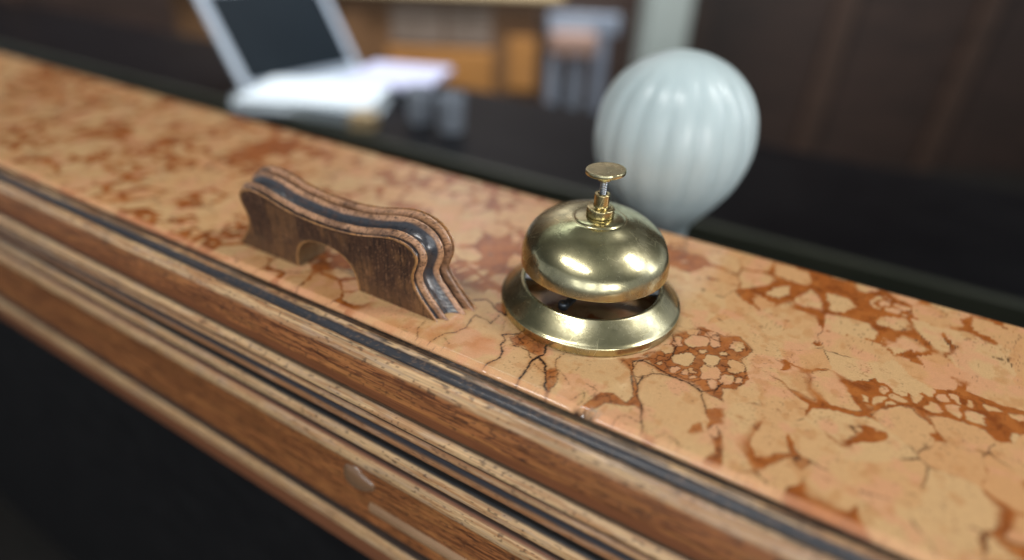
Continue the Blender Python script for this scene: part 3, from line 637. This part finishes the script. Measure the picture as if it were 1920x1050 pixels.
def screw():
    n = 40; turns = 9; z0, z1 = .0642, .0765; V = []; m = 140
    for j in range(m):
        z = z0+(z1-z0)*j/(m-1)
        for i in range(n):
            a = 2*math.pi*i/n; ph = (z/.0013 - a/(2*math.pi)) % 1
            r = .00145 + .0005*(abs(ph-.5)*2)
            V.append((r*math.cos(a), r*math.sin(a), z))
    V = np.array(V).reshape(m, n, 3).transpose(1, 0, 2).reshape(-1, 3)
    return link_mesh('screw', V, grid_faces(n, m, True), MAT_STEEL, bell)
screw()
def btn_deform(V, th):
    x, y, z = V[..., 0], V[..., 1], V[..., 2]
    return np.stack([x+.0002, y, z + .055*x*.9 + .02*y], -1)
lathe('push_button', refine([(.0004, .0752), (.0030, .0752), (.0033, .0755), (.0038, .0772), (.0044, .0782), (.0085, .0786), (.0100, .0790), (.0104, .0796), (.0104, .0806), (.0102, .0810), (.0098, .0812), (.0060, .0811), (.0004, .0811)], 3), MAT_BRASS, bell, 96, deform=btn_deform)
# bridge that carries the bell inside the ring, and the clapper
def bar(name, p0, p1, w, h, mat):
    p0 = Vector(p0); p1 = Vector(p1); d = p1-p0; o = box(name, (-d.length/2, -w/2, -h/2), (d.length/2, w/2, h/2), mat, None, min(w, h)*.25)
    o.matrix_world = Matrix.Translation((p0+p1)/2) @ d.to_track_quat('X', 'Z').to_matrix().to_4x4()
    mb = o.matrix_basis.copy(); o.parent = bell; o.matrix_basis = mb; return o
bar('bridge', (-.0395, -.0140, .0118), (.0395, .0140, .0118), .0070, .0018, MAT_STEEL)
lathe('pillar', [(.0004, .0112), (.0032, .0112), (.0032, .0545), (.0004, .0545)], MAT_DARK_STEEL, bell, 24)
bar('lever', (0, .004, .0135), (-.0025, -.0300, .0125), .0042, .0022, MAT_DARK_STEEL)
lathe('hammer', refine([(.0003, .0112), (.0020, .0114), (.0028, .0125), (.0028, .0150), (.0020, .0162), (.0003, .0164)], 3), MAT_DARK_STEEL, bell, 24, center=(-.0026, -.0310))

# ------------------------------------------------------------------ table lamp behind the counter
lamp = thing('table_lamp', 'unlit table lamp with a fluted white opal glass globe, behind the counter', 'lamp', (-.018, .195, -.1995))
lp = lambda o: o
def lz(p): return [(r, z+.1995) for r, z in p]
def flute(V, th):
    x, y, z = V[..., 0], V[..., 1], V[..., 2]; r = np.hypot(x, y)
    amp = .032*sm(.180, .225, z)*sm(.016, .048, r)
    k = 1+amp*(np.abs(np.sin(th*9))[:, None]**.8-.6)
    return np.stack([x*k, y*k, z], -1)
lathe('glass_globe', catmull(lz([(.0004, .1080), (.010, .1072), (.022, .1040), (.036, .0968), (.0490, .0850), (.0578, .0690), (.0617, .0520), (.0622, .0380), (.0598, .0235), (.0545, .0090), (.0460, -.0050), (.0372, -.0170), (.0300, -.0270), (.0268, -.0345), (.0262, -.0430), (.0260, -.0520)]), 4), MAT_OPAL, lamp, 240, deform=flute)
lathe('lamp_stem', catmull(lz([(.0275, -.0480), (.0285, -.0530), (.0270, -.0600), (.0130, -.0700), (.0100, -.0900), (.0100, -.1500), (.0140, -.1700)]), 4), MAT_CERAMIC, lamp, 48)
lathe('lamp_base', catmull(lz([(.0145, -.1690), (.0300, -.1750), (.0560, -.1820), (.0640, -.1890), (.0650, -.1990), (.0004, -.1993)]), 4), MAT_CERAMIC, lamp, 64)

# ------------------------------------------------------------------ black desk behind and what lies on it
DZ = -.20
desk = thing('office_desk', 'low black lacquered desk behind the marble counter with an olive front edge', 'desk', (-1.2, 1.1, -1.10))
def dpart(o):
    o.parent = desk; o.matrix_parent_inverse = Matrix.Translation((1.2, -1.1, 1.10)); return o
dpart(box('desk_top', (-3.4, .586, DZ-.03), (.75, 1.03, DZ), MAT_DESK, None, .003))
dpart(box('edge_trim', (-3.4, .570, DZ-.034), (.75, .5855, DZ+.001), MAT_GREEN, None, .003))
for x in (-3.3, -1.3, .6):
    dpart(box('leg', (x, .64, -1.098), (x+.06, .98, DZ-.031), MAT_BLACK, None, .003))
# laptop
def laptop():
    hx = Vector((-.10, -.995, 0)).normalized(); dv = Vector((.995, -.10, 0)).normalized()
    t = thing('laptop', 'open grey laptop with a dark screen on the black desk', 'laptop', (-1.115, .985, DZ))
    fr = Matrix((hx, -dv, Vector((0, 0, 1)))).transposed().to_4x4(); fr.translation = (-1.115, .985, DZ)
    t.matrix_world = fr
    box('keyboard_deck', (0, -.24, .001), (.36, 0, .018), MAT_ALU, t, .003)
    ti = math.radians(33); M = Matrix.Rotation(-ti, 4, 'X')
    l = box('lid', (0, -.004, .020), (.36, .004, .26), MAT_ALU, t, .002); l.matrix_basis = M
    s = box('screen', (.022, -.006, .032), (.338, -.0043, .248), MAT_SCREEN, l, 0)
laptop()
def stack(name, label, cat, loc, rz, sx, sy, h, mat, n=1, group=None):
    t = bpy.data.objects.new(name, bpy.data.meshes.new(name)); bm = bmesh.new(); rng = np.random.default_rng(int(abs(loc[0]*1000)))
    for i in range(n):
        bm2 = bmesh.ops.create_cube(bm, size=1)['verts']; a = rng.normal(0, .03); dx, dy = rng.normal(0, .004, 2)
        for v in bm2:
            x, y, z = v.co.x*sx, v.co.y*sy, (v.co.z+.5)*h/n*.92+i*h/n
            v.co = Vector((x*math.cos(a)-y*math.sin(a)+dx, x*math.sin(a)+y*math.cos(a)+dy, z))
    bm.to_mesh(t.data); bm.free(); t.data.materials.append(mat); COL.objects.link(t)
    t.location = loc; t.rotation_euler = (0, 0, rz); t['label'] = label; t['category'] = cat
    if group: t['group'] = group
    return t
stack('paper_stack', 'thick stack of white papers on the black desk in front of the laptop', 'papers', (-.975, .690, DZ+.0005), .45, .30, .21, .030, MAT_PAPER, 9)
stack('folder', 'thin lavender folder lying on the desk right of the laptop', 'folder', (-.93, .93, DZ+.022), .35, .22, .24, .012, MAT_LAV, 2)
stack('storage_box', 'flat grey box under the papers at the desk edge', 'box', (-.955, .615, DZ+.0005), .25, .30, .06, .030, MAT_GREYBOX, 1)
stack('note_pad', 'small tan note pad at the end of the grey box', 'note pad', (-.775, .625, DZ+.0005), .45, .05, .05, .03, MAT_TAN, 1)
def tumbler(loc, label):
    t = bpy.data.objects
    o = lathe('tumbler', catmull([(.0004, 0), (.024, 0), (.026, .004), (.028, .035), (.030, .068), (.029, .0685), (.027, .035), (.024, .006), (.0004, .006)], 4), MAT_TUMBLER, None, 40)
    o.location = loc; o['label'] = label; o['category'] = 'tumbler'; o['group'] = 'tumblers on the black desk'; return o
tumbler((-.705, .725, DZ+.0005), 'blue grey tumbler on the black desk, the one nearer the papers')
tumbler((-.615, .715, DZ+.0005), 'blue grey tumbler on the black desk, the one farther from the papers')

# ------------------------------------------------------------------ furniture farther back (frame: u right, v away from the camera)
cab = thing('wooden_cabinet', 'honey coloured wooden cabinet with grey brown doors across the room', 'cabinet', (-.40, 2.85, -1.10)); room(cab)
def cb(name, lo, hi, mat): return box(name, [lo[0]+.40, lo[1]-2.85, lo[2]+1.10], [hi[0]+.40, hi[1]-2.85, hi[2]+1.10], mat, cab, .006)
cb('carcass', (-1.6, 2.86, -1.098), (.16, 3.30, -.120), MAT_MIDWOOD)
cb('cabinet_top', (-1.64, 2.80, -.119), (.18, 3.32, -.095), MAT_TAN)
cb('door', (-.60, 2.845, -.33), (-.36, 2.858, -.16), MAT_GREYBROWN); cb('door', (-.345, 2.845, -.33), (-.14, 2.858, -.16), MAT_GREYBROWN)
cb('drawer', (-.62, 2.83, -.60), (-.13, 2.858, -.345), MAT_ORANGE)
cb('drawer', (-.06, 2.835, -.52), (.09, 2.858, -.28), MAT_ORANGE)
cb('door', (-1.5, 2.84, -.62), (-.72, 2.858, -.20), MAT_MIDWOOD)
chair = thing('side_chair', 'pale blue chair with a slatted back standing across the room', 'chair', (.26, 2.25, -1.10)); room(chair)
def ch(name, lo, hi, mat): return box(name, [lo[0]-.26, lo[1]-2.25, lo[2]+1.10], [hi[0]-.26, hi[1]-2.25, hi[2]+1.10], mat, chair, .008)
for u in (.10, .185, .27): ch('back_slat', (u, 2.24, -.50), (u+.045, 2.262, -.165), MAT_PALEBLUE)
for u in (.055, .35): ch('leg', (u, 2.232, -1.098), (u+.035, 2.268, -.10), MAT_DARKWOOD)
ch('top_rail', (.092, 2.235, -.163), (.348, 2.267, -.095), MAT_PALEBLUE)
ch('seat', (.05, 2.27, -.66), (.39, 2.66, -.60), MAT_PALEBLUE)
for u in (.055, .35): ch('leg', (u, 2.62, -1.098), (u+.035, 2.655, -.662), MAT_DARKWOOD)
cu = box('cushion', (-.085, -.03, -.04), (.085, .03, .04), MAT_PINK, None, .02); cu.location = (.185, 2.20, -.19); room(cu)
cu['label'] = 'small dusty pink cushion against the pale blue chair'; cu['category'] = 'cushion'
pl = box('pillar', (.60, 3.0, -1.098), (.80, 3.25, 1.5), MAT_SAGE, None, .01); room(pl)
pl['label'] = 'pale sage green pillar standing behind the lamp globe'; pl['category'] = 'pillar'
print('built', len(bpy.data.objects))
